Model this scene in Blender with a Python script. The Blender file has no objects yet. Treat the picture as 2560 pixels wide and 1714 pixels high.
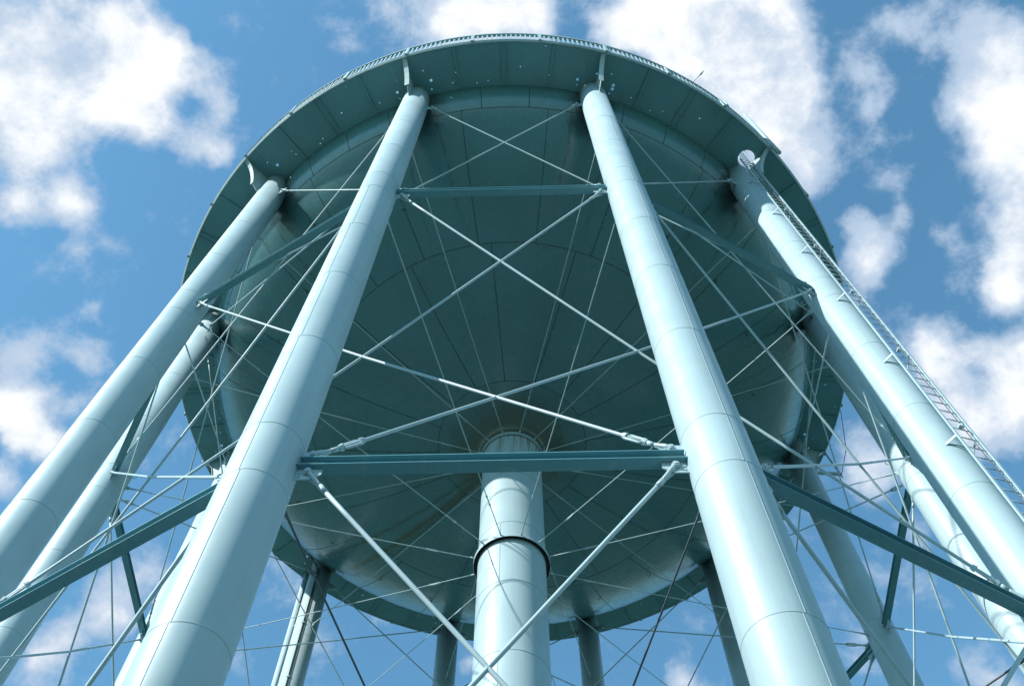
import bpy, math, random
from mathutils import Vector, Matrix
from mathutils.geometry import delaunay_2d_cdt
random.seed(7)
sc = bpy.context.scene
H = 33.2                       # height of the balcony floor above the ground (m)
R = math.radians

# ------------------------------------------------------------------ camera
cam_d = bpy.data.cameras.new('camera')
cam = bpy.data.objects.new('camera', cam_d)
sc.collection.objects.link(cam)
cam_d.sensor_width = 36.0
cam_d.lens = 34.845
cam_d.clip_start = 0.05
cam_d.clip_end = 6000
_r = Vector((0.9999987, -0.0013788, 0.0008531))
_u = Vector((-0.0016118, -0.9025704, 0.4305394))
_f = Vector((-0.0001764, 0.4305402, 0.9025714))
m = Matrix(((_r.x, _u.x, -_f.x), (_r.y, _u.y, -_f.y), (_r.z, _u.z, -_f.z)))
cam.matrix_world = Matrix.Translation((0, -16.7267, H - 31.56)) @ m.to_4x4()
sc.camera = cam

# ------------------------------------------------------------------ sun, sky
SUN_AZ, SUN_EL = -55.3, 32.5   # azimuth from the -Y axis towards +X, elevation
sd = Vector((math.sin(R(SUN_AZ)) * math.cos(R(SUN_EL)), -math.cos(R(SUN_AZ)) * math.cos(R(SUN_EL)), math.sin(R(SUN_EL))))
sun_d = bpy.data.lights.new('sun', 'SUN')
sun_d.energy = 3.35
sun_d.angle = R(0.53)
sun_d.color = (1.0, 0.965, 0.90)
sun = bpy.data.objects.new('sun', sun_d)
sc.collection.objects.link(sun)
sun.rotation_euler = sd.to_track_quat('Z', 'Y').to_euler()
sun.location = sd * 80

world = bpy.data.worlds.new('World')
sc.world = world
world.use_nodes = True
wt = world.node_tree
for n in list(wt.nodes): wt.nodes.remove(n)
W = wt.nodes.new
def wl(a, b): wt.links.new(a, b)
def wmath(op, a, b=None, c=None, clamp=False):
    n = W('ShaderNodeMath'); n.operation = op; n.use_clamp = clamp
    for i, v in enumerate((a, b, c)):
        if v is None: continue
        if hasattr(v, 'is_linked'): wl(v, n.inputs[i])
        else: n.inputs[i].default_value = v
    return n.outputs[0]
out = W('ShaderNodeOutputWorld'); bg = W('ShaderNodeBackground')
wl(bg.outputs[0], out.inputs[0])
sky = W('ShaderNodeTexSky'); sky.sky_type = 'NISHITA'; sky.sun_disc = False
sky.sun_elevation = R(SUN_EL)
sky.sun_rotation = math.atan2(sd.x, sd.y)
sky.air_density = 1.25; sky.dust_density = 0.2; sky.ozone_density = 1.6; sky.altitude = 200
SKY_STRENGTH = 0.110
tc = W('ShaderNodeTexCoord')
nz = W('ShaderNodeTexNoise'); nz.inputs['Scale'].default_value = 9.0; nz.inputs['Detail'].default_value = 4; nz.inputs['Roughness'].default_value = 0.55
wl(tc.outputs['Generated'], nz.inputs['Vector'])
sub = W('ShaderNodeVectorMath'); sub.operation = 'SUBTRACT'; sub.inputs[1].default_value = (0.5, 0.5, 0.5); wl(nz.outputs['Color'], sub.inputs[0])
scl = W('ShaderNodeVectorMath'); scl.operation = 'SCALE'; scl.inputs['Scale'].default_value = 0.07; wl(sub.outputs[0], scl.inputs[0])
add = W('ShaderNodeVectorMath'); add.operation = 'ADD'; wl(tc.outputs['Generated'], add.inputs[0]); wl(scl.outputs[0], add.inputs[1])
warped = add.outputs[0]
# cumulus banks of that afternoon: azimuth, elevation, angular radius (degrees), weight
CLOUDS = [(-107.1, 63.6, 3.12, 1), (-114.0, 61.8, 2.97, 1), (-109.3, 67.5, 2.8, 1), (-115.6, 67.0, 2.65, 1), (-120.2, 65.8, 1.78, 1), (-112.3, 63.7, 2.56, 0.8), (-120.2, 60.5, 2.81, 0.9), (-124.5, 60.3, 1.1, 0.8), (-121.6, 58.4, 1.28, 0.9), (-115.7, 69.1, 1.55, 0.8), (-122.6, 66.4, 1.35, 0.8), (-121.9, 70.5, 1.14, 0.7), (-119.5, 68.8, 1.1, 0.9), (-126.4, 69.9, 1.27, 0.75), (-128.8, 67.6, 1.27, 0.75), (-115.5, 70.4, 0.66, 0.4), (-130.8, 68.3, 0.7, 0.5), (-133.4, 57.5, 0.67, 0.55), (-132.0, 54.9, 1.53, 0.6), (-131.0, 53.4, 1.29, 0.55), (-136.5, 56.1, 0.9, 0.5), (-136.2, 51.3, 1.95, 0.65), (-133.9, 51.1, 1.5, 0.7), (-137.2, 53.5, 1.33, 0.45), (-138.3, 50.9, 0.87, 0.5), (-137.2, 47.9, 0.84, 0.6), (-148.2, 44.2, 1.71, 0.6), (-149.5, 46.5, 1.76, 0.5), (-146.6, 41.8, 1.44, 0.6), (-150.7, 47.8, 0.9, 0.4), (-150.8, 44.7, 0.87, 0.4), (-163.1, 82.3, 2.59, 0.9), (178.5, 83.1, 1.87, 0.8), (-151.2, 81.4, 1.41, 0.7), (169.9, 82.1, 1.18, 0.6), (-134.6, 80.9, 1.39, 0.4), (-161.2, 84.6, 2.77, 1), (125.0, 77.0, 3.9, 1.3), (128.6, 73.7, 3.93, 1.3), (118.4, 73.1, 2.47, 1.1), (131.0, 70.4, 2.55, 1.1), (132.4, 67.5, 1.39, 0.9), (136.1, 78.6, 2.33, 0.9), (146.9, 79.9, 1.18, 0.6), (124.3, 70.9, 1.5, 0.9), (114.6, 79.0, 4.49, 1.2), (117.4, 68.2, 1.2, 0.42), (120.6, 67.6, 0.8, 0.35), (109.6, 66.1, 1.68, 0.8), (110.5, 63.6, 2.28, 1), (114.4, 61.4, 2.28, 1), (105.6, 63.9, 1.82, 0.9), (114.4, 63.8, 1.27, 0.8), (118.6, 59.3, 1.67, 1), (122.7, 58.5, 1.48, 1), (125.4, 56.7, 1.69, 0.9), (127.8, 56.5, 1.07, 0.8), (108.3, 68.5, 1.06, 0.6), (114.0, 59.6, 2.44, 1), (120.3, 56.7, 2.06, 1), (127.3, 64.2, 1.13, 0.55), (128.3, 62.6, 0.9, 0.5), (127.6, 60.5, 0.88, 0.5), (133.4, 62.3, 1.6, 0.85), (134.9, 61.1, 1.26, 0.8), (134.6, 64.1, 1.16, 0.5), (134.8, 56.1, 1.55, 0.8), (137.0, 55.9, 1.12, 0.7), (131.2, 53.7, 1.28, 0.8), (135.0, 52.6, 2.36, 0.85), (138.4, 54.1, 1.33, 0.6), (143.1, 53.2, 2.24, 0.6), (146.7, 51.7, 1.36, 0.6), (134.6, 50.7, 1.69, 0.8), (138.7, 51.4, 1.3, 0.5), (130.5, 51.8, 1.67, 1), (146.5, 46.3, 0.86, 0.5), (146.6, 44.9, 0.64, 0.4), (147.7, 41.5, 1.02, 0.6), (166.8, 45.1, 1.02, 0.6), (153.8, 44.4, 0.87, 0.35), (146.5, 40.4, 1.2, 0.5), (173.9, 45.0, 0.69, 0.5), (-176.9, 46.2, 0.58, 0.4), (145.8, 48.3, 1.09, 0.4),
          # unseen banks out of this view, added to raise the sky fill
          (-60, 42, 9, .9), (-20, 25, 10, .9), (30, 45, 11, .9), (75, 30, 10, .9), (110, 22, 8, .9), (150, 18, 9, .8), (-150, 15, 7, .8), (-95, 28, 8, .8), (60, 14, 8, .8)]
total = None
for az, el, rad, w in CLOUDS:
    if w < 0.9 and rad < 3: w += 0.22; rad *= 1.08
    c = (math.sin(R(az)) * math.cos(R(el)), -math.cos(R(az)) * math.cos(R(el)), math.sin(R(el)))
    d = W('ShaderNodeVectorMath'); d.operation = 'DISTANCE'; wl(warped, d.inputs[0]); d.inputs[1].default_value = c
    mr = W('ShaderNodeMapRange'); mr.interpolation_type = 'SMOOTHSTEP'
    mr.inputs['From Min'].default_value = 0.0; mr.inputs['From Max'].default_value = 2 * math.sin(R(rad * 1.65) / 2)
    mr.inputs['To Min'].default_value = w; mr.inputs['To Max'].default_value = 0.0
    wl(d.outputs['Value'], mr.inputs['Value'])
    total = mr.outputs[0] if total is None else wmath('ADD', total, mr.outputs[0])
total = wmath('MINIMUM', total, 1.5)
fb = W('ShaderNodeTexNoise'); fb.inputs['Scale'].default_value = 14.0; fb.inputs['Detail'].default_value = 12; fb.inputs['Roughness'].default_value = 0.64; fb.inputs['Distortion'].default_value = 0.12
wl(tc.outputs['Generated'], fb.inputs['Vector'])
fb2 = W('ShaderNodeTexNoise'); fb2.inputs['Scale'].default_value = 8.0; fb2.inputs['Detail'].default_value = 8; fb2.inputs['Roughness'].default_value = 0.5
wl(warped, fb2.inputs['Vector'])
dens = wmath('ADD', total, wmath('MULTIPLY', wmath('SUBTRACT', fb.outputs[0], 0.5), 3.0))
cov = W('ShaderNodeMapRange'); cov.interpolation_type = 'SMOOTHSTEP'
cov.inputs['From Min'].default_value = 0.10; cov.inputs['From Max'].default_value = 1.0
wl(dens, cov.inputs['Value'])
whi = W('ShaderNodeMapRange'); whi.interpolation_type = 'SMOOTHSTEP'
whi.inputs['From Min'].default_value = 0.75; whi.inputs['From Max'].default_value = 1.85
wl(wmath('ADD', dens, wmath('MULTIPLY', wmath('SUBTRACT', fb2.outputs[0], 0.5), 2.2)), whi.inputs['Value'])
ccol = W('ShaderNodeMix'); ccol.data_type = 'RGBA'
ccol.inputs['A'].default_value = (0.235, 0.295, 0.375, 1); ccol.inputs['B'].default_value = (0.475, 0.485, 0.495, 1)
wl(whi.outputs[0], ccol.inputs['Factor'])
skym = W('ShaderNodeVectorMath'); skym.operation = 'MULTIPLY'; wl(sky.outputs[0], skym.inputs[0])
SKYTINT = (0.60, 0.965, 0.985)
skym.inputs[1].default_value = tuple(SKY_STRENGTH * v for v in SKYTINT)
fin = W('ShaderNodeMix'); fin.data_type = 'RGBA'
hz = W('ShaderNodeSeparateXYZ'); wl(tc.outputs['Generated'], hz.inputs[0])
hm = W('ShaderNodeMapRange'); hm.interpolation_type = 'SMOOTHSTEP'; wl(hz.outputs[2], hm.inputs['Value'])
hm.inputs['From Min'].default_value = 0.0; hm.inputs['From Max'].default_value = 0.25; hm.inputs['To Min'].default_value = 0.85; hm.inputs['To Max'].default_value = 0.0
hmix = W('ShaderNodeMix'); hmix.data_type = 'RGBA'; wl(hm.outputs[0], hmix.inputs['Factor']); wl(skym.outputs[0], hmix.inputs['A']); hmix.inputs['B'].default_value = (0.15, 0.20, 0.245, 1)
wl(cov.outputs[0], fin.inputs['Factor']); wl(hmix.outputs['Result'], fin.inputs['A']); wl(ccol.outputs['Result'], fin.inputs['B'])
wl(fin.outputs['Result'], bg.inputs['Color'])
bg.inputs['Strength'].default_value = 1.0

sc.view_settings.view_transform = 'Standard'
sc.view_settings.look = 'None'
sc.view_settings.exposure = 1.12
sc.view_settings.gamma = 1.0
sc.view_settings.use_curve_mapping = False
sc.render.engine = 'CYCLES'
sc.cycles.max_bounces = 6
sc.cycles.diffuse_bounces = 3

# ------------------------------------------------------------------ materials
PAINT = (0.362, 0.487, 0.528)
PAINT_SHADED = (0.084, 0.218, 0.245)  # tower paint darkened, shade under tank and balcony put into the colour
class NT:
    def __init__(s, name):
        s.m = bpy.data.materials.new(name); s.m.use_nodes = True; s.t = s.m.node_tree
        s.b = s.t.nodes['Principled BSDF']
    def n(s, k): return s.t.nodes.new(k)
    def l(s, a, b): s.t.links.new(a, b)
    def put(s, sock, v):
        if hasattr(v, 'is_linked'): s.l(v, sock)
        else: sock.default_value = v
    def math(s, op, a, b=None, c=None, clamp=False):
        n = s.n('ShaderNodeMath'); n.operation = op; n.use_clamp = clamp
        for i, v in enumerate((a, b, c)):
            if v is not None: s.put(n.inputs[i], v)
        return n.outputs[0]
    def noise(s, vec, scale, detail=4, rough=0.5):
        n = s.n('ShaderNodeTexNoise'); n.inputs['Scale'].default_value = scale; n.inputs['Detail'].default_value = detail
        n.inputs['Roughness'].default_value = rough; s.l(vec, n.inputs['Vector']); return n.outputs[0]
    def map(s, v, a, b, c=0.0, d=1.0):
        n = s.n('ShaderNodeMapRange'); n.interpolation_type = 'SMOOTHSTEP'; s.l(v, n.inputs['Value'])
        n.inputs['From Min'].default_value = a; n.inputs['From Max'].default_value = b
        n.inputs['To Min'].default_value = c; n.inputs['To Max'].default_value = d; return n.outputs[0]
    def mix(s, f, a, b):
        n = s.n('ShaderNodeMix'); n.data_type = 'RGBA'; s.put(n.inputs['Factor'], f)
        for k, v in (('A', a), ('B', b)):
            if hasattr(v, 'is_linked'): s.l(v, n.inputs[k])
            else: n.inputs[k].default_value = (*v, 1)
        return n.outputs['Result']
    def obj(s, scale=(1, 1, 1)):
        t = s.n('ShaderNodeTexCoord'); mp = s.n('ShaderNodeMapping'); mp.inputs['Scale'].default_value = scale
        s.l(t.outputs['Object'], mp.inputs['Vector']); return mp.outputs[0]
    def bump(s, h, strength, dist):
        n = s.n('ShaderNodeBump'); n.inputs['Strength'].default_value = strength; n.inputs['Distance'].default_value = dist
        s.l(h, n.inputs['Height']); s.l(n.outputs[0], s.b.inputs['Normal'])
def tint(c, k): return tuple(min(1, v * k) for v in c)

def paint_material(name, base=PAINT, rough=0.44, streaks=0.30, dirt=0.25, spec=0.42, bumpd=0.004):
    k = NT(name)
    o = k.obj()
    big = k.noise(o, 0.7, 4, 0.55)
    st = k.noise(k.obj((7, 7, 0.35)), 1.0, 5, 0.6)
    col = k.mix(k.map(big, 0.3, 0.75), base, tint(base, 0.90))
    col = k.mix(k.math('MULTIPLY', k.map(st, 0.50, 0.72), streaks), col, (0.27, 0.36, 0.37))
    speck = k.noise(o, 38, 2, 0.5)
    col = k.mix(k.math('MULTIPLY', k.map(speck, 0.70, 0.78), dirt), col, (0.12, 0.13, 0.11))
    k.l(col, k.b.inputs['Base Color'])
    k.put(k.b.inputs['Roughness'], k.map(k.noise(o, 2.3, 5, 0.6), 0.3, 0.7, rough - 0.05, rough + 0.09))
    k.b.inputs['Specular IOR Level'].default_value = spec
    k.bump(k.noise(k.obj((1, 1, 0.5)), 1.4, 3, 0.5), 0.35, bumpd * 4)
    return k.m
M_paint = paint_material('tower_paint')
M_rod = paint_material('rod_paint', rough=0.4, dirt=0.5)
M_seam = paint_material('weld_seam_paint', base=(0.255, 0.37, 0.40), rough=0.5)

M_tseam = paint_material('tank_seam_dirt', base=(0.030, 0.055, 0.055), rough=0.6)
M_strut = paint_material('strut_paint_shaded', base=(0.108, 0.285, 0.338), rough=0.36)  # darker copy of the tower paint, strut shade painted in
M_seaml = paint_material('light_seam_paint', base=(0.29, 0.415, 0.45), rough=0.5)
def tank_material():
    k = NT('tank_paint_shaded')
    tcn = k.n('ShaderNodeTexCoord'); o = tcn.outputs['Object']
    sep = k.n('ShaderNodeSeparateXYZ'); k.l(o, sep.inputs[0]); x, y, z = sep.outputs
    r = k.math('SQRT', k.math('ADD', k.math('MULTIPLY', x, x), k.math('MULTIPLY', y, y)))
    ang = k.math('MULTIPLY', k.math('ARCTAN2', x, k.math('MULTIPLY', y, -1)), 180 / math.pi)
    # degrees from the nearest leg (legs stand every 30 degrees from 13.64)
    fold = k.math('ABSOLUTE', k.math('SUBTRACT', k.math('FLOORED_MODULO', k.math('ADD', ang, 180 - 13.64 + 15), 30.0), 15.0))
    fold = k.math('ABSOLUTE', fold)
    n1 = k.noise(o, 1.1, 6, 0.6); n2 = k.noise(o, 4.0, 6, 0.65)
    base = k.mix(k.map(k.noise(o, 0.45, 4), 0.3, 0.7), PAINT_SHADED, tint(PAINT_SHADED, 0.88))
    # chalky film on the plates
    comb = k.n('ShaderNodeCombineXYZ'); k.l(k.math('MULTIPLY', ang, 0.28), comb.inputs[0]); k.l(k.math('MULTIPLY', r, 0.35), comb.inputs[1])
    rad_n = k.noise(comb.outputs[0], 4.0, 6, 0.6)
    col = k.mix(k.math('MULTIPLY', k.map(rad_n, 0.45, 0.75), 0.16), base, (0.085, 0.16, 0.165))
    # grime behind every leg head
    arc = k.math('MULTIPLY', k.math('MULTIPLY', fold, r), math.pi / 180)
    dr = k.math('SUBTRACT', 10.55, r)
    dd = k.math('SQRT', k.math('ADD', k.math('MULTIPLY', arc, arc), k.math('MULTIPLY', k.math('MULTIPLY', dr, dr), 0.55)))
    dd = k.math('ADD', dd, k.math('MULTIPLY', k.math('SUBTRACT', n1, 0.5), 0.9))
    below = k.math('LESS_THAN', z, H + 0.05)
    g = k.math('MULTIPLY', k.map(dd, 0.36, 0.98, 1.0, 0.0), below)
    col = k.mix(k.math('MULTIPLY', g, 0.80), col, (0.024, 0.034, 0.03))
    # thin run-off lines leaving each leg towards the riser
    wob = k.math('MULTIPLY', k.math('SUBTRACT', n1, 0.5), 0.5)
    line = k.math('ABSOLUTE', k.math('SUBTRACT', k.math('ADD', arc, wob), 0.56))
    ln = k.math('MULTIPLY', k.map(line, 0.0, 0.085, 1.0, 0.0), k.map(r, 5.5, 9.8, 0.0, 1.0))
    ln = k.math('MULTIPLY', k.math('MULTIPLY', ln, k.map(n2, 0.3, 0.6)), below)
    col = k.mix(k.math('MULTIPLY', ln, 0.55), col, (0.05, 0.045, 0.028))
    # two long algae and rust runs over the far-left plates
    for a0, w, amt in ((-137.6, 0.09, 0.72), (-131.4, 0.05, 0.55), (-139.6, 0.035, 0.45)):
        curve = k.math('MULTIPLY', k.math('SUBTRACT', r, 6.0), 0.10)
        d_ = k.math('SUBTRACT', k.math('SUBTRACT', ang, a0), curve)
        arcd = k.math('ABSOLUTE', k.math('ADD', k.math('MULTIPLY', k.math('MULTIPLY', d_, r), math.pi / 180), k.math('MULTIPLY', k.math('SUBTRACT', k.noise(o, 1.7, 3), 0.5), 0.22)))
        s_ = k.math('MULTIPLY', k.map(arcd, 0.0, w * 2.2, 1.0, 0.0), k.map(n2, 0.15, 0.52))
        s_ = k.math('MULTIPLY', s_, below)
        col = k.mix(k.math('MULTIPLY', s_, amt), col, (0.07, 0.062, 0.016))
    # brownish ring round the riser mouth
    ring = k.map(k.math('ADD', r, k.math('MULTIPLY', k.math('SUBTRACT', n1, 0.5), 1.6)), 1.1, 2.6, 1.0, 0.0)
    col = k.mix(k.math('MULTIPLY', k.math('MULTIPLY', ring, below), 0.75), col, (0.07, 0.075, 0.045))
    sp = k.noise(o, 14, 3, 0.6)
    col = k.mix(k.math('MULTIPLY', k.map(sp, 0.70, 0.78), 0.3), col, (0.08, 0.085, 0.06))
    k.l(col, k.b.inputs['Base Color'])
    k.put(k.b.inputs['Roughness'], k.map(n2, 0.3, 0.7, 0.17, 0.30))
    k.b.inputs['Specular IOR Level'].default_value = 0.5
    k.bump(k.noise(o, 0.8, 3, 0.5), 0.4, 0.05)
    return k.m
M_tank = tank_material()

def riser_material():
    k = NT('riser_paint')
    tcn = k.n('ShaderNodeTexCoord'); o = tcn.outputs['Object']
    sep = k.n('ShaderNodeSeparateXYZ'); k.l(o, sep.inputs[0]); z = sep.outputs[2]
    st = k.noise(k.obj((6, 6, 0.22)), 1.0, 6, 0.62)
    base = k.mix(k.map(k.noise(o, 0.6, 4), 0.3, 0.7), PAINT, tint(PAINT, 0.93))
    col = k.mix(k.math('MULTIPLY', k.map(st, 0.46, 0.70), 0.30), base, (0.26, 0.345, 0.35))
    rust = k.noise(k.obj((9, 9, 0.5)), 1.0, 5, 0.6)
    near = k.map(z, H - 6.6, H - 5.05)
    col = k.mix(k.math('MULTIPLY', k.math('MULTIPLY', k.map(rust, 0.5, 0.66), near), 0.75), col, (0.13, 0.10, 0.035))
    k.l(col, k.b.inputs['Base Color'])
    k.put(k.b.inputs['Roughness'], k.map(k.noise(o, 2, 4), 0.3, 0.7, 0.28, 0.4))
    k.bump(k.noise(k.obj((1, 1, 0.5)), 1.4, 3, 0.5), 0.35, 0.015)
    return k.m
M_riser = riser_material()

def floor_material():
    k = NT('balcony_paint_shaded')
    o = k.obj()
    col = k.mix(k.map(k.noise(o, 0.5, 4), 0.3, 0.7), tint(PAINT_SHADED, 1.45), tint(PAINT_SHADED, 1.2))  # lighter steps of the shaded tank colour
    col = k.mix(k.math('MULTIPLY', k.map(k.noise(o, 2.2, 6, 0.65), 0.52, 0.75), 0.3), col, (0.07, 0.13, 0.12))
    k.l(col, k.b.inputs['Base Color'])
    k.b.inputs['Roughness'].default_value = 0.38
    k.bump(k.noise(o, 0.55, 2, 0.4), 0.6, 0.10)
    return k.m
M_floor = floor_material()

def simple(name, c, rough=0.6, metal=0.0):
    k = NT(name); o = k.obj()
    k.l(k.mix(k.map(k.noise(o, 5, 4), 0.3, 0.7), c, tint(c, 0.75)), k.b.inputs['Base Color'])
    k.b.inputs['Roughness'].default_value = rough; k.b.inputs['Metallic'].default_value = metal
    return k.m
M_dark = simple('dark_lug_and_gap_shade', (0.03, 0.035, 0.032), 0.7)  # near-black for the lugs; on the collars it paints in the shadow gap
M_drod = simple('shaded_rod_paint', (0.075, 0.11, 0.125), 0.5)  # darker copy of the rod paint, shadow side of the lowest spokes painted in
M_cable = simple('black_cable', (0.02, 0.03, 0.035), 0.8)
M_conc = simple('concrete', (0.32, 0.31, 0.28), 0.9)

def ground_material():
    k = NT('grass_and_gravel'); o = k.obj()
    col = k.mix(k.map(k.noise(o, 0.08, 6, 0.6), 0.4, 0.6), (0.050, 0.100, 0.070), (0.070, 0.120, 0.085))
    col = k.mix(k.map(k.noise(o, 3.0, 8, 0.7), 0.45, 0.7), col, (0.040, 0.085, 0.06))
    tcn = k.n('ShaderNodeTexCoord'); sep = k.n('ShaderNodeSeparateXYZ'); k.l(tcn.outputs['Object'], sep.inputs[0])
    r = k.math('SQRT', k.math('ADD', k.math('MULTIPLY', sep.outputs[0], sep.outputs[0]), k.math('MULTIPLY', sep.outputs[1], sep.outputs[1])))
    gr = k.mix(k.noise(o, 9, 8, 0.7), (0.10, 0.15, 0.155), (0.06, 0.10, 0.105))
    col = k.mix(k.map(k.math('ADD', r, k.math('MULTIPLY', k.noise(o, 0.5, 5), 3.0)), 24.5, 26.0, 1.0, 0.0), col, gr)
    k.l(col, k.b.inputs['Base Color']); k.b.inputs['Roughness'].default_value = 0.95
    k.bump(k.noise(o, 12, 6, 0.7), 0.6, 0.05)
    return k.m
M_ground = ground_material()

# ------------------------------------------------------------------ mesh helpers
class MB:
    def __init__(s): s.v = []; s.f = []; s.mi = []; s.sm = []
    def face(s, idx, mi=0, sm=False): s.f.append(tuple(idx)); s.mi.append(mi); s.sm.append(sm)
    def frame(s, d):
        d = d.normalized(); a = Vector((0, 0, 1)) if abs(d.z) < 0.95 else Vector((1, 0, 0))
        x = d.cross(a).normalized(); return x, d.cross(x).normalized(), d
    def tube(s, pts, rads, n=12, mi=0, caps=True, smooth=True):
        pts = [Vector(p) for p in pts]
        if not isinstance(rads, (list, tuple)): rads = [rads] * len(pts)
        base = len(s.v); x = None
        for i, p in enumerate(pts):
            t = (pts[min(i + 1, len(pts) - 1)] - pts[max(i - 1, 0)]).normalized()
            if x is None: x, y, _ = s.frame(t)
            else:
                x = (x - t * x.dot(t)).normalized(); y = t.cross(x)
            for k in range(n):
                a = 2 * math.pi * k / n
                s.v.append(p + (x * math.cos(a) + y * math.sin(a)) * rads[i])
        for i in range(len(pts) - 1):
            for k in range(n):
                a = base + i * n + k; b = base + i * n + (k + 1) % n
                s.face((a, b, b + n, a + n), mi, smooth)
        if caps:
            s.face([base + k for k in range(n)][::-1], mi)
            s.face([base + (len(pts) - 1) * n + k for k in range(n)], mi)
    def box(s, c, ex, ey, ez, mi=0):
        """box centred at c with half-extent vectors"""
        c, ex, ey, ez = map(Vector, (c, ex, ey, ez)); b = len(s.v)
        for sz in (-1, 1):
            for sy in (-1, 1):
                for sx in (-1, 1): s.v.append(c + ex * sx + ey * sy + ez * sz)
        for f in ((0, 2, 3, 1), (4, 5, 7, 6), (0, 1, 5, 4), (2, 6, 7, 3), (0, 4, 6, 2), (1, 3, 7, 5)):
            s.face([b + i for i in f], mi)
    def prism(s, poly, off, mi=0):
        """closed polygon (3D points) extruded by +-off"""
        off = Vector(off); b = len(s.v); n = len(poly)
        for p in poly: s.v.append(Vector(p) - off)
        for p in poly: s.v.append(Vector(p) + off)
        s.face([b + i for i in range(n)][::-1], mi); s.face([b + n + i for i in range(n)], mi)
        for i in range(n): s.face((b + i, b + (i + 1) % n, b + n + (i + 1) % n, b + n + i), mi)
    def lathe(s, prof, n=144, mi=0, closed=False, smooth=True, a0=0, mis=None):
        """profile of (r, z) turned about the tower axis"""
        b = len(s.v); m_ = len(prof)
        for k in range(n):
            a = a0 + 2 * math.pi * k / n
            for r, z in prof: s.v.append(Vector((r * math.sin(a), -r * math.cos(a), z)))
        for k in range(n):
            k2 = (k + 1) % n
            for i in range(m_ if closed else m_ - 1):
                j = (i + 1) % m_
                s.face((b + k * m_ + i, b + k * m_ + j, b + k2 * m_ + j, b + k2 * m_ + i), mis[i] if mis else mi, smooth)
    def build(s, name, mats, parent=None, label=None, kind=None, fix=True):
        me = bpy.data.meshes.new(name); me.from_pydata([tuple(v) for v in s.v], [], s.f)
        if not isinstance(mats, (list, tuple)): mats = [mats]
        for mt in mats: me.materials.append(mt)
        me.polygons.foreach_set('material_index', s.mi); me.polygons.foreach_set('use_smooth', s.sm)
        if fix:
            import bmesh
            bm = bmesh.new(); bm.from_mesh(me); bmesh.ops.recalc_face_normals(bm, faces=bm.faces); bm.to_mesh(me); bm.free()
        me.update()
        o = bpy.data.objects.new(name, me); sc.collection.objects.link(o)
        if parent is not None: o.parent = parent
        if label: o['label'] = label
        if kind: o['kind'] = kind
        return o
def pol(ang, r, z=0.0): return Vector((r * math.sin(R(ang)), -r * math.cos(R(ang)), z))
def er(ang): return pol(ang, 1)
def et(ang): return Vector((math.cos(R(ang)), math.sin(R(ang)), 0))
UP = Vector((0, 0, 1))

# ------------------------------------------------------------------ ground
g = MB()
g.lathe([(0.01, 0), (30, 0), (200, 0), (1500, 0), (4000, 0)], n=64, smooth=False)
go = g.build('ground', M_ground, fix=False); go['kind'] = 'structure'

# ------------------------------------------------------------------ the tower
tower = bpy.data.objects.new('water_tower', None); sc.collection.objects.link(tower)
tower.empty_display_size = 2
tower['label'] = 'pale teal painted steel water tower on twelve cross-braced legs seen from below'
tower['category'] = 'water tower'

LEG = [13.638 + 30 * i for i in range(12)]     # azimuths of the legs
RL, RT = 10.6326, 0.4128                        # ring radius of the legs, tube radius
ZA, ZB = H - 10.186, H - 21.374                 # strut levels

# tank: bowl, wall and roof ------------------------------------------------
RB = 10.6226
def bowl(r):
    return H - 4.35 * max(0.0, (1 - (r / RB) ** 1.85)) ** (1 / 1.85)
tk = MB()
prof = [(0.93, H - 4.86), (0.96, H - 4.72), (1.03, H - 4.60), (1.14, H - 4.50), (1.32, H - 4.42), (1.60, bowl(1.6) - 0.02)]
for i in range(1, 64):
    t = i / 64; th = t * math.pi / 2
    r = 1.6 + (RB - 1.6) * math.sin(th); prof.append((r, bowl(r)))
prof += [(RB, H), (RB, H + 0.4), (RB, H + 4), (RB, H + 8)]
for i in range(1, 13):
    th = i / 12 * math.pi / 2; prof.append((RB * math.cos(th) + 0.001, H + 8 + 3.2 * math.sin(th)))
tk.lathe(prof, n=192)
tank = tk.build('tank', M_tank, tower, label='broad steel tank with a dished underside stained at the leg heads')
# weld seams of the bowl, ring and radial
sm = MB()
def ring_seam(mb, r, z, w=0.011, n=192):
    mb.lathe([(r - w, z + 0.004), (r - w * .4, z - w * .7), (r + w * .4, z - w * .7), (r + w, z + 0.004)], n=n, closed=True)
for r in (10.1785, 6.593, 2.3724, 1.50): ring_seam(sm, r, bowl(r) - (0.0 if r > 2 else 0.01))
def radial_seam(mb, ang, r0, r1, rad=0.011, steps=14):
    pts = []
    for i in range(steps + 1):
        r = r0 + (r1 - r0) * i / steps
        z = bowl(r); dz = (bowl(min(r + .01, RB)) - bowl(r - .01)) / .02
        pts.append(pol(ang, r, z))
    mb.tube(pts, rad, n=6)
for k in range(44): radial_seam(sm, -5.33 + 360 / 44 * k, 10.19, 10.6, 0.011, 5)
for k in range(24): radial_seam(sm, 6.14 + 15 * k, 6.6, 10.17)
for k in range(16): radial_seam(sm, -28 + 22.5 * k, 2.38, 6.58)
for k in range(3): radial_seam(sm, 20 + 120 * k, 1.05, 1.5, 0.011, 4)
sm.build('weld_seams', M_tseam, tank)
# lifting lugs left on the bowl
for k in range(24):
    a = 6.4 + 15 * k + random.uniform(-.8, .8); r = 8.12 + random.uniform(-.08, .1); p = pol(a, r, bowl(r))
    lg = MB(); d = (er(a) * random.uniform(-.5, .5) + et(a) * random.uniform(.6, 1)).normalized()
    lg.tube([p + UP * .02, p - UP * .07, p - UP * .09 + d * .05, p - UP * .04 + d * .11], 0.012, n=8)
    lg.build('lifting_lug', M_dark, tank)

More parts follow.
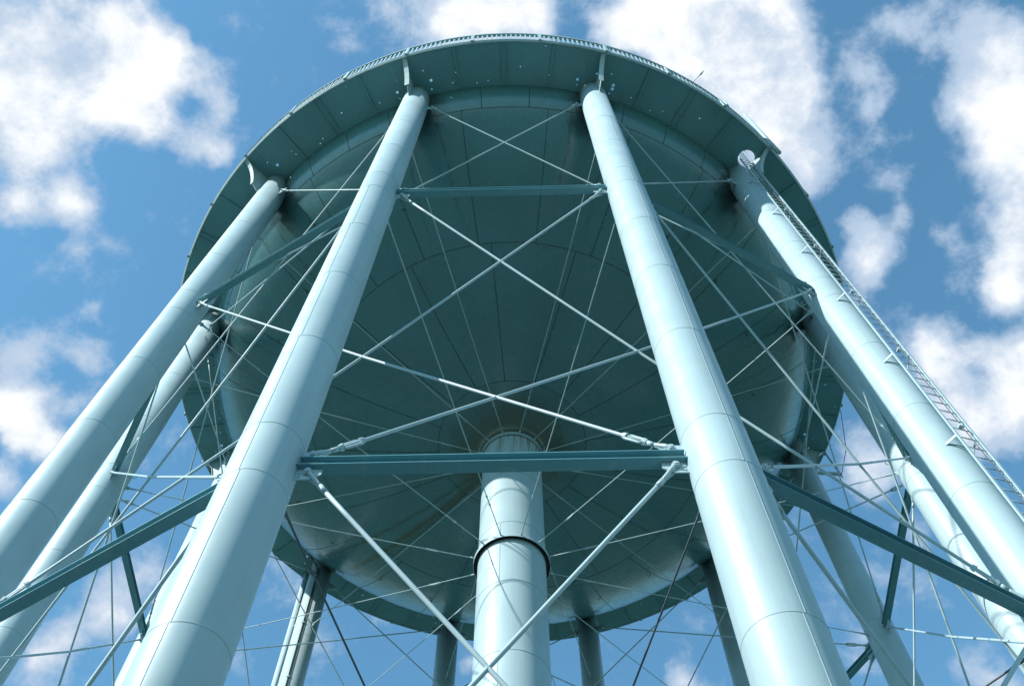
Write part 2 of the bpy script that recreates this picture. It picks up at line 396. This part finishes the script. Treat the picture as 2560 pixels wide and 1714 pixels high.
# riser ---------------------------------------------------------------------
RR = 0.9101
rs = MB(); rs.lathe([(RR, 0.05), (RR, H - 4.7)], n=96)
riser = rs.build('riser_pipe', M_riser, tower)
rsm = MB()
for z in [H - 7.1 - 2.43 * k for k in range(11)]:
    rsm.lathe([(RR, z - .012), (RR + .007, z - .006), (RR + .007, z + .006), (RR, z + .012)], n=96)
for i, z in enumerate([H - 4.9] + [H - 7.1 - 2.43 * k for k in range(10)]):
    a = -20 if i % 2 == 0 else 160
    rsm.box(pol(a, RR + .003, z - 1.2), et(a) * .007, er(a) * .004, UP * 1.15)
rsm.build('weld_seams', M_seam, riser)
def collar(z, ro, gap_shade):
    c = MB()
    c.lathe([(RR + .012, z + .05), (ro, z + .05), (ro, z - .06), (ro - .012, z - .06), (ro - .012, z + .035), (RR + .012, z + .035)], n=96, closed=True, smooth=False,
            mis=[0, 0, 0, 1, 1, 1])  # second slot paints the shade inside the collar gap
    c.lathe([(RR + .002, z + .07), (RR + .035, z + .07), (RR + .035, z - .03), (RR + .002, z - .03)], n=96, closed=True, smooth=False, mi=1 if gap_shade else 0)
    return c.build('riser_collar', [M_paint, M_dark], riser)
collar(H - 4.99, 0.975, False); collar(H - 10.279, 1.03, True); collar(H - 21.45, 1.03, True)
fb_ = MB(); fb_.lathe([(RR, 0), (1.35, 0), (1.35, .08), (RR, .08)], n=64, closed=True, smooth=False)
fb_.build('base_flange', M_paint, riser)

# legs ----------------------------------------------------------------------
SEAM_Z = [-4.75, -7.35, -9.83, -10.88, -13.41, -15.94, -18.49, -21.0, -22.05, -24.58, -27.1, -29.6, -31.9]
leg_objs = []
for i, a in enumerate(LEG):
    c = pol(a, RL)
    lm = MB(); n = 64
    lm.tube([c + UP * 0.06, c + UP * 12, c + UP * 22, c + UP * (H - 0.006)], RT, n=n)
    leg = lm.build('leg', M_paint, tower); leg_objs.append(leg)
    s = MB()
    for z in SEAM_Z:
        zz = H + z; b = len(s.v)
        for (rr, dz) in ((RT - .002, -.007), (RT + .004, -.003), (RT + .004, .003), (RT - .002, .007)):
            for k in range(n):
                t = 2 * math.pi * k / n; s.v.append(c + Vector((math.cos(t) * rr, math.sin(t) * rr, zz + dz)))
        for q in range(3):
            for k in range(n): s.face((b + q * n + k, b + q * n + (k + 1) % n, b + (q + 1) * n + (k + 1) % n, b + (q + 1) * n + k), 0, True)
    zs = [0] + SEAM_Z
    for q in range(len(zs) - 1):
        aa = a + (1.5 if q in (1, 3, 5, 7, 8, 10) else (5 if q in (4, 6, 9) else 176)) + random.uniform(-1, 1)
        if i % 3 == 2 and i != 11: aa += 20
        if i == 11 and q < 4: aa += 150
        zc = H + (zs[q] + zs[q + 1]) / 2; hh = (zs[q] - zs[q + 1]) / 2 - .01
        s.box(c + er(aa) * (RT + .000) + UP * zc, et(aa) * .004, er(aa) * .0045, UP * hh, 1)
    s.build('weld_seams', [M_seam, M_seaml], leg)
    bp = MB(); bp.box(c + UP * .03, er(a) * .62, et(a) * .62, UP * .03)
    for sx in (-1, 1):
        for sy in (-1, 1): bp.tube([c + er(a) * .5 * sx + et(a) * .5 * sy + UP * .03, c + er(a) * .5 * sx + et(a) * .5 * sy + UP * .16], .025, n=6, smooth=False)
    bp.build('base_plate', M_paint, leg)
    # guide loop on the inner face, near the upper strut
    lp = MB(); p = c - er(a) * (RT - .01) + UP * (ZA + .62)
    lp.tube([p, p - er(a) * .12, p - er(a) * .12 - UP * .17, p - UP * .17], .011, n=6)
    lp.build('guide_loop', M_rod, leg)

def legpt(i, z): return pol(LEG[i % 12], RL, z)
def chord(i, j, z):
    A = legpt(i, z); B = legpt(j, z); return A, B, (B - A).normalized()
PIN = 0.56
def pin(i, j, z):
    A, B, d = chord(i, j, z); return A + d * PIN

# struts and gusset plates ----------------------------------------------------
for (lev, w, hgt) in ((ZA, 0.080, 0.080), (ZB, 0.085, 0.085)):
    for i in range(12):
        A, B, d = chord(i, i + 1, lev); s_ = d.cross(UP).normalized()
        a_ = A + d * (RT - .02); b_ = B - d * (RT - .02); mid = (a_ + b_) / 2; hl = (b_ - a_).length / 2
        st = MB()
        st.box(mid - UP * (hgt - .006), d * hl, s_ * w, UP * .006)
        st.box(mid + UP * (hgt - .006), d * (hl - .03), s_ * w, UP * .006)
        st.box(mid, d * (hl - .01), s_ * .005, UP * (hgt - .012))
        st.build('strut', M_strut, tower)
def gusset(i, j, z, up, down):
    A, B, d = chord(i, j, z); s_ = d.cross(UP).normalized()
    poly = [A + d * (RT - .03) + UP * up, A + d * (PIN - .02) + UP * up, A + d * (PIN + .16) + UP * (up - .10 if up > .12 else up),
            A + d * (PIN + .16) - UP * (down - .10), A + d * (PIN + .02) - UP * down, A + d * (RT - .03) - UP * down]
    gm = MB(); gm.prism(poly, s_ * .009)
    for zz in (-down + .05, -down + .12):
        if down > .2:
            for so in (-1, 1): gm.tube([A + d * (RT + .045) + UP * zz + s_ * .009 * so, A + d * (RT + .045) + UP * zz + s_ * .024 * so], .016, n=6, smooth=False)
    return gm.build('gusset_plate', M_paint, leg_objs[i % 12])
for i in range(12):
    for j in (i - 1, i + 1):
        gusset(i, j, ZA, .30, .30); gusset(i, j, ZB, .30, .30); gusset(i, j, H - 1.42, .13, .13); gusset(i, j, 0.75, .2, .2)

# brace rods --------------------------------------------------------------------
def hexbolt(P, s_, r=.044, l=.062):
    b = MB(); b.tube([P - s_ * l, P - s_ * l * .55], [r * 1.0, r * 1.02], n=6, smooth=False)
    b.tube([P + s_ * l * .55, P + s_ * l], [r * 1.02, r], n=6, smooth=False)
    b.tube([P - s_ * (l + .012), P + s_ * (l + .012)], r * .55, n=10)
    b.tube([P - s_ * l * .55, P - s_ * l * .45], r * 1.25, n=16); b.tube([P + s_ * l * .45, P + s_ * l * .55], r * 1.25, n=16)
    return b
def turnbuckle(P, d, s_, r, ln=.30):
    t = MB(); q = d.cross(s_).normalized(); w = r * 2.0
    for e in (-1, 1):
        t.tube([P + d * (ln / 2 - .01) * e, P + d * (ln / 2 + .055) * e], [r * 2.1, r * 1.65], n=8, smooth=False)
    for so in (-1, 1):
        t.tube([P - d * (ln / 2 + .01) + q * w * so * .6, P - d * (ln / 2 - .05) + q * w * so, P + d * (ln / 2 - .05) + q * w * so, P + d * (ln / 2 + .01) + q * w * so * .6], r * .72, n=8)
    return t
def brace(P, Q, sP, sQ, r, sag=.06, tb=True, name='brace_rod'):
    """P upper pin, Q lower pin (the turnbuckle sits near Q)"""
    L = (Q - P).length; d = (Q - P).normalized()
    m_ = MB(); f = .30
    n_ = 24; pts = []
    a_, b_ = P + d * f, Q - d * f
    gap0, gap1 = None, None
    for k in range(n_ + 1):
        t = k / n_; p = a_.lerp(b_, t); p = p - UP * sag * (1 - abs(2 * t - 1)) ; pts.append(p)
    m_.tube(pts, r, n=12)
    for E, dd, s_ in ((P, d, sP), (Q, -d, sQ)):
        for so in (-1, 1):
            m_.tube([E + s_ * .032 * so, E + dd * .10 + s_ * .030 * so, E + dd * .22 + s_ * .012 * so, E + dd * f], [.036, .030, r * .95, r * 1.05], n=10)
        m_.tube([E + dd * .27, E + dd * (f + .10)], r * 1.28, n=12)
    ro = m_.build(name, M_rod, tower)
    for E, s_ in ((P, sP), (Q, sQ)): hexbolt(E, s_).build('pin_bolt', M_rod, ro)
    if tb:
        dq = (pts[-4] - pts[-1]).normalized()
        turnbuckle(pts[-1] + dq * .30, dq, sQ, r).build('turnbuckle', M_rod, ro)
    return ro
def side(i, j): return chord(i, j, 0)[2].cross(UP).normalized()
TIERS = [(H - 1.42, ZA + .20, .021, .03), (ZA - .22, ZB + .21, .0248, .10), (ZB - .17, 0.75, .0285, .08)]
for (zt, zb, r, sag) in TIERS:
    for i in range(12):
        for s2 in (1, -1):
            j = i + 2 * s2
            P = pin(i, i + s2, zt); Q = pin(j, j - s2, zb)
            brace(P, Q, side(i, i + s2), side(j, j - s2), r, sag)

# spoke rods to the riser ----------------------------------------------------------
for (zl, zr, rc) in ((H - 4.17, H - 4.99, .975), (H - 10.2, H - 10.26, 1.03), (H - 21.4, H - 21.44, 1.03)):
    for i, a in enumerate(LEG):
        P = pol(a, RL - RT - .07, zl); Q = pol(a, rc - .015, zr + .0); d = (Q - P).normalized(); L = (Q - P).length
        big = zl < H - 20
        r = .0155 if big else .0125
        s_ = MB(); pts = [P.lerp(Q, t / 16) - UP * .05 * math.sin(math.pi * t / 16) for t in range(17)]
        s_.tube(pts, r, n=8)
        s_.tube([P - d * .02, P + d * .10, P + d * .42], [r * 2.2, r * 2.0, r], n=8)
        s_.tube([Q, Q - d * .12], r * 1.7, n=8)
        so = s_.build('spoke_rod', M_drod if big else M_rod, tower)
        lg = MB(); lg.prism([pol(a, RL - RT + .03, zl + .09), pol(a, RL - RT - .11, zl + .05), pol(a, RL - RT - .11, zl - .05), pol(a, RL - RT + .03, zl - .09)], et(a) * .009)
        lg.tube([P - et(a) * .05, P + et(a) * .05], .022, n=6, smooth=False)
        lg.build('lug_plate', M_rod, so)
        tb_ = turnbuckle(Q - d * 1.15 - UP * .02, d, et(a), r, .22); tb_.build('turnbuckle', M_rod, so)

# balcony --------------------------------------------------------------------------
bal = bpy.data.objects.new('balcony', None); sc.collection.objects.link(bal); bal.parent = tower
RO, RI = 11.965, 10.60
holes = [(42.35, 11.24, .272, 40)]
bay = [(7.2, 11.16, .017), (6.4, 10.86, .02), (10.4, 10.75, .018), (12.3, 10.8, .018), (17.6, 11.2, .024), (21.3, 11.86, .016), (22.3, 11.0, .018)]
near = [(-2.9, 11.0, .042), (-2.8, 10.82, .018), (-2.35, 11.35, .016), (2.95, 11.09, .048), (2.9, 10.99, .050), (2.75, 10.82, .022), (2.1, 11.4, .022), (-.25, 11.3, .03)]
for i, a in enumerate(LEG):
    for (da, r, rr) in near:
        if i == 1 and abs(da) < 3.5: continue
        if random.random() < .88: holes.append((a + da + random.uniform(-.1, .1), r + random.uniform(-.02, .02), rr, 9))
    for (da, r, rr) in bay:
        holes.append((a + da + (random.uniform(-1.5, 1.5) if i != 11 else 0), r + (random.uniform(-.12, .12) if i != 11 else 0), rr, 8))
hp = []
for (a, r, rr, n) in holes:
    if r - rr < RI + .05 or r + rr > RO - .02: continue
    p = pol(a, r)
    if any((Vector(p.xy) - Vector(q[0].xy)).length < rr + q[1] + .01 for q in hp): continue
    hp.append((p, rr, n))
verts, edges = [], []
def loop(cx, cy, r, n):
    b = len(verts)
    for k in range(n):
        t = 2 * math.pi * k / n; verts.append(Vector((cx + r * math.cos(t), cy + r * math.sin(t)))); edges.append((b + k, b + (k + 1) % n))
loop(0, 0, RO, 240); loop(0, 0, RI, 240)
loop(0, 0, 11.3, 180)
for p, rr, n in hp: loop(p.x, p.y, rr, n)
ov, oe, of, *_ = delaunay_2d_cdt(verts, edges, [], 1, 1e-6)
fm = MB(); fm.v = [Vector((v.x, v.y, H)) for v in ov]
for f in of:
    cx = sum(ov[i].x for i in f) / len(f); cy = sum(ov[i].y for i in f) / len(f); rr_ = math.hypot(cx, cy)
    if rr_ < RI - .0 or rr_ > RO: continue
    if any((cx - p.x) ** 2 + (cy - p.y) ** 2 < (q * .999) ** 2 for p, q, n in hp): continue
    fm.face(f)
fl = fm.build('floor_plates', M_floor, bal)
sol = fl.modifiers.new('thickness', 'SOLIDIFY'); sol.thickness = .010; sol.offset = 0
# rim channel round the edge
rim = MB(); rim.lathe([(11.966, H - .008), (12.022, H + .05), (12.022, H + .12), (12.010, H + .12), (12.010, H + .055), (11.966, H + .012)], n=240, closed=True, smooth=False)
rim.lathe([(11.93, H - .008), (11.955, H - .055), (11.962, H - .055), (11.945, H - .008)], n=240, closed=True, smooth=False)
rim.build('rim_channel', M_paint, bal)
# stiffeners and bolted splice plates underneath
for i, a in enumerate(LEG):
    for da in (-7.5, 7.5):
        s_ = MB(); aa = a + da
        s_.box(pol(aa, 11.30, H - .032), er(aa) * .62, et(aa) * .018, UP * .026)
        s_.box(pol(aa, 11.30, H - .055), er(aa) * .62, et(aa) * .034, UP * .004)
        s_.build('floor_stiffener', M_floor, bal)
    aa = a - 15
    sp = MB()
    sp.box(pol(aa, 11.30, H - .010), er(aa) * .62, et(aa) * .085, UP * .004)
    for so in (-1, 1): sp.box(pol(aa, 11.30, H - .022) + et(aa) * .09 * so, er(aa) * .62, et(aa) * .010, UP * .022)
    for rr_ in (10.78, 11.05, 11.32, 11.6, 11.85):
        for so in (-.4, 0, .4): sp.tube([pol(aa, rr_, H - .014) + et(aa) * .08 * so, pol(aa, rr_, H - .03) + et(aa) * .08 * so], .010, n=6, smooth=False)
    sp.build('splice_plate', M_floor, bal)
    th = MB()
    for da in (-2.4, 2.4):
        th.box(pol(a + da, 11.62, H - .007), er(a + da) * .33, et(a + da) * .006, UP * .004)
    th.build('lap_joint', M_seam, bal)
# railing
rail = MB(); rail.lathe([(11.955, H + 1.00), (12.05, H + 1.00), (12.05, H + 1.10), (11.955, H + 1.10)], n=240, closed=True, smooth=False)
rail.build('handrail', M_paint, bal)
for k in range(36):
    a = -15.98 + 10 * k
    p_ = MB(); p_.box(pol(a, 12.035, H + .55), er(a) * .022, et(a) * .05, UP * .54)
    p_.build('railing_post', M_paint, bal)
bars = MB()
for k in range(36):
    for q in range(1, 14):
        a = -15.98 + 10 * k + 10 / 14 * q
        bars.box(pol(a, 12.01, H + .535), er(a) * .010, et(a) * .024, UP * .47)
bars.build('railing_bars', M_paint, bal, kind='stuff')
# gusset brackets carrying the balcony on each leg
for i, a in enumerate(LEG):
    curve = [(11.945, -.012), (11.80, -.12), (11.66, -.30), (11.545, -.52), (11.455, -.76), (11.385, -1.00), (11.33, -1.24)]
    w_ = MB()
    w_.prism([pol(a, RL + RT - .02, H - .012)] + [pol(a, r, H + z) for r, z in curve] + [pol(a, RL + RT + .03, H - 1.52), pol(a, RL + RT - .02, H - 1.52)], et(a) * .008)
    br = w_.build('bracket', M_paint, tower)
    f_ = MB()
    for (r0, z0), (r1, z1) in zip(curve[:-1], curve[1:]):
        P0, P1 = pol(a, r0 + .004, H + z0 - .004), pol(a, r1 + .004, H + z1 - .004); d_ = (P1 - P0); nn = d_.cross(et(a)).normalized()
        f_.box((P0 + P1) / 2, d_ * .502, et(a) * .072, nn * .006)
    f_.build('bracket_flange', M_paint, br)

# ladder on the fourth-quarter leg ------------------------------------------------
lad = bpy.data.objects.new('ladder', None); sc.collection.objects.link(lad); lad.parent = tower
LX, RX = Vector((7.375, -8.305, 0)), Vector((7.713, -8.210, 0))
ld = (RX - LX).normalized(); lo = Vector((ld.y, -ld.x, 0))       # lo points away from the leg
if (LX - legpt(1, 0)).xy.dot(lo.xy) < 0: lo = -lo
z0, z1 = 3.3, H + 1.25
for P in (LX, RX):
    s_ = MB(); e = -1 if P is LX else 1
    s_.box(P + ld * .006 * e + UP * (z0 + z1) / 2, ld * .006, lo * .026, UP * (z1 - z0) / 2)
    s_.box(P + ld * .026 * e + lo * .0215 + UP * (z0 + z1) / 2, ld * .014, lo * .0045, UP * ((z1 - z0) / 2 - .004))
    s_.build('ladder_rail', M_paint, lad)
for k in range(-51, 46):
    z = H - 14.71 - .305 * k
    if z > z1 - .1 or z < z0 + .1: continue
    s_ = MB(); s_.tube([LX + UP * z, RX + UP * z], .0115, n=8)
    s_.build('rung', M_rod, lad)
c1 = legpt(1, 0)
for k in range(-4, 6):
    z = H - 14.31 - 3.06 * k
    if z > H - 1 or z < z0: continue
    s_ = MB()
    for (P, aa) in ((LX, -14.7), (RX, 70)):
        q_ = c1 + er(aa) * (RT + .004); p_ = P - lo * .02; dv = q_ - p_; dv.z = 0; mid = (p_ + q_) / 2
        tt = Vector((-dv.y, dv.x, 0)).normalized()
        s_.box(mid + UP * z, dv * .5, tt * .005, UP * .028)
    b = len(s_.v); n = 20
    for q in range(n + 1):
        aa = -16 + 88 * q / n
        for rr_, dz in ((RT + .001, -.028), (RT + .011, -.028), (RT + .011, .028), (RT + .001, .028)): s_.v.append(c1 + er(aa) * rr_ + UP * (z + dz))
    for q in range(n):
        for e in range(4): s_.face((b + q * 4 + e, b + q * 4 + (e + 1) % 4, b + q * 4 + 4 + (e + 1) % 4, b + q * 4 + 4 + e))
    s_.face((b, b + 1, b + 2, b + 3)); s_.face((b + n * 4, b + n * 4 + 1, b + n * 4 + 2, b + n * 4 + 3))
    s_.build('ladder_bracket', M_paint, lad)
# fall-arrest rail down the middle of the ladder, with clamps
s_ = MB(); mc = (LX + RX) / 2 + lo * .05
s_.tube([mc + UP * z0, mc + UP * (z1 + .2)], .008, n=8)
s_.build('safety_rail', simple('galvanised', (0.10, 0.11, 0.12), .6, .0), lad)
for k in range(-2, 9):
    z = H - 5.3 - 2.95 * k
    if z > H or z < z0: continue
    s_ = MB(); s_.box(mc - lo * .03 + UP * z, ld * .04, lo * .04, UP * .016); s_.tube([mc - ld * .03 + UP * (z + .03), mc + ld * .03 + UP * (z - .05)], .018, n=8)
    s_.build('rail_clamp', M_rod, lad)

# overflow pipe and conduit beside the far-left leg -----------------------------------
pc = Vector((-8.09, 8.40, 0))
s_ = MB(); s_.tube([pc + UP * .3, pc + UP * 15, pc + UP * (H - .01)], .125, n=28)
pipe = s_.build('overflow_pipe', M_paint, tower)
for z in (-3.2, -8.5, -14, -20, -26):
    q_ = MB(); a = math.degrees(math.atan2(pc.x, -pc.y)); q_.box(pc.lerp(legpt(7, 0), .4) + UP * (H + z), (legpt(7, 0) - pc) * .3, (legpt(7, 0) - pc).cross(UP).normalized() * .02, UP * .02)
    q_.build('pipe_strap', M_paint, pipe)
c4 = legpt(7, 0)
dirc = (Vector((0, -16.7267, 0)) - c4).normalized(); a4 = math.degrees(math.atan2(dirc.x, -dirc.y)) - 20
e4 = er(a4)
p4 = c4 + e4 * (RT + .022)
s_ = MB()
s_.tube([p4 + UP * 1, p4 + UP * (H - 1.35), p4 - et(a4) * .10 + UP * (H - 1.05), p4 - et(a4) * .42 + UP * (H - .45), p4 - et(a4) * .42 + UP * (H - .006)], .019, n=8)
s_.tube([p4 + et(a4) * .05 + UP * 1, p4 + et(a4) * .05 + UP * (H - 1.0)], .010, n=8)
cd = s_.build('conduit', M_cable, tower)
for z in (-1.6, -4.2, -6.8, -9.4, -12, -15, -18):
    q_ = MB(); q_.box(p4 + UP * (H + z), et(a4) * .05, e4 * .028, UP * .02); q_.build('conduit_clip', M_rod, cd)

# antenna mast at the rim above the ladder ------------------------------------------
s_ = MB(); A0 = Vector((8.39, -8.715, H - .85)); A1 = Vector((8.40, -8.725, H + 4.45)); A2 = Vector((8.42, -8.75, H + 13.05))
s_.tube([A0, A1], .066, n=16)
s_.tube([A1 + Vector((.03, 0, -.4)), A1 + Vector((.0, 0, .3)), A2], [.016, .014, .011], n=8)
tip = Vector((7.98, -8.284, H + 12.9)); A3 = A2.lerp(tip, .25)
s_.tube([A2, A3 - UP * .05], [.02, .045], n=10); s_.tube([A3 - UP * .05, A3.lerp(tip, .4)], [.045, .015], n=10)
s_.tube([A3.lerp(tip, .3), tip, tip.lerp(A3, -.5)], .014, n=8)
mast = s_.build('antenna_mast', M_paint, tower)
for z in (.08, 1.05):
    q_ = MB(); P = pol(43.9, 12.0, H + z); Q = Vector((8.392, -8.717, H + z)); q_.box((P + Q) / 2, (Q - P) * .55, (Q - P).cross(UP).normalized() * .02, UP * .03)
    q_.box(Q, Vector((.055, 0, 0)), Vector((0, .055, 0)), UP * .02); q_.build('mast_clamp', M_rod, mast)
s_ = MB(); a = 35.6; s_.box(pol(a, 12.05, H + 1.25), er(a) * .03, et(a) * .045, UP * .28); s_.build('rail_stub', M_paint, bal)

# boom with a hanging wire outside the far-right leg ----------------------------------
s_ = MB(); a = LEG[3]
B0, B1 = pol(a, RL + RT - .03, H - 1.70), pol(a - .2, 12.13, H - 1.46)
s_.box((B0 + B1) / 2, (B1 - B0) / 2, et(a) * .05, UP * .05)
s_.tube([B1 - UP * .02, pol(a, 12.02, H - .25), pol(a, 12.0, H + .3)], .035, n=10)
boom = s_.build('antenna_boom', M_paint, tower)
q_ = MB(); q_.tube([B1 + er(a) * .04, pol(100, 12.25, H - .9), pol(95.1, 12.06, H + .1)], .012, n=8)
q_.tube([B1, B1 - UP * .22], .02, n=8)
q_.build('wire', M_cable, boom)
# short drain nipples round the rim
for k in range(24):
    a = 7.5 + 15 * k + random.uniform(-1, 1)
    q_ = MB(); q_.tube([pol(a, 11.985, H + .02), pol(a, 11.985, H - .07)], .011, n=8); q_.build('drain_nipple', M_paint, bal)
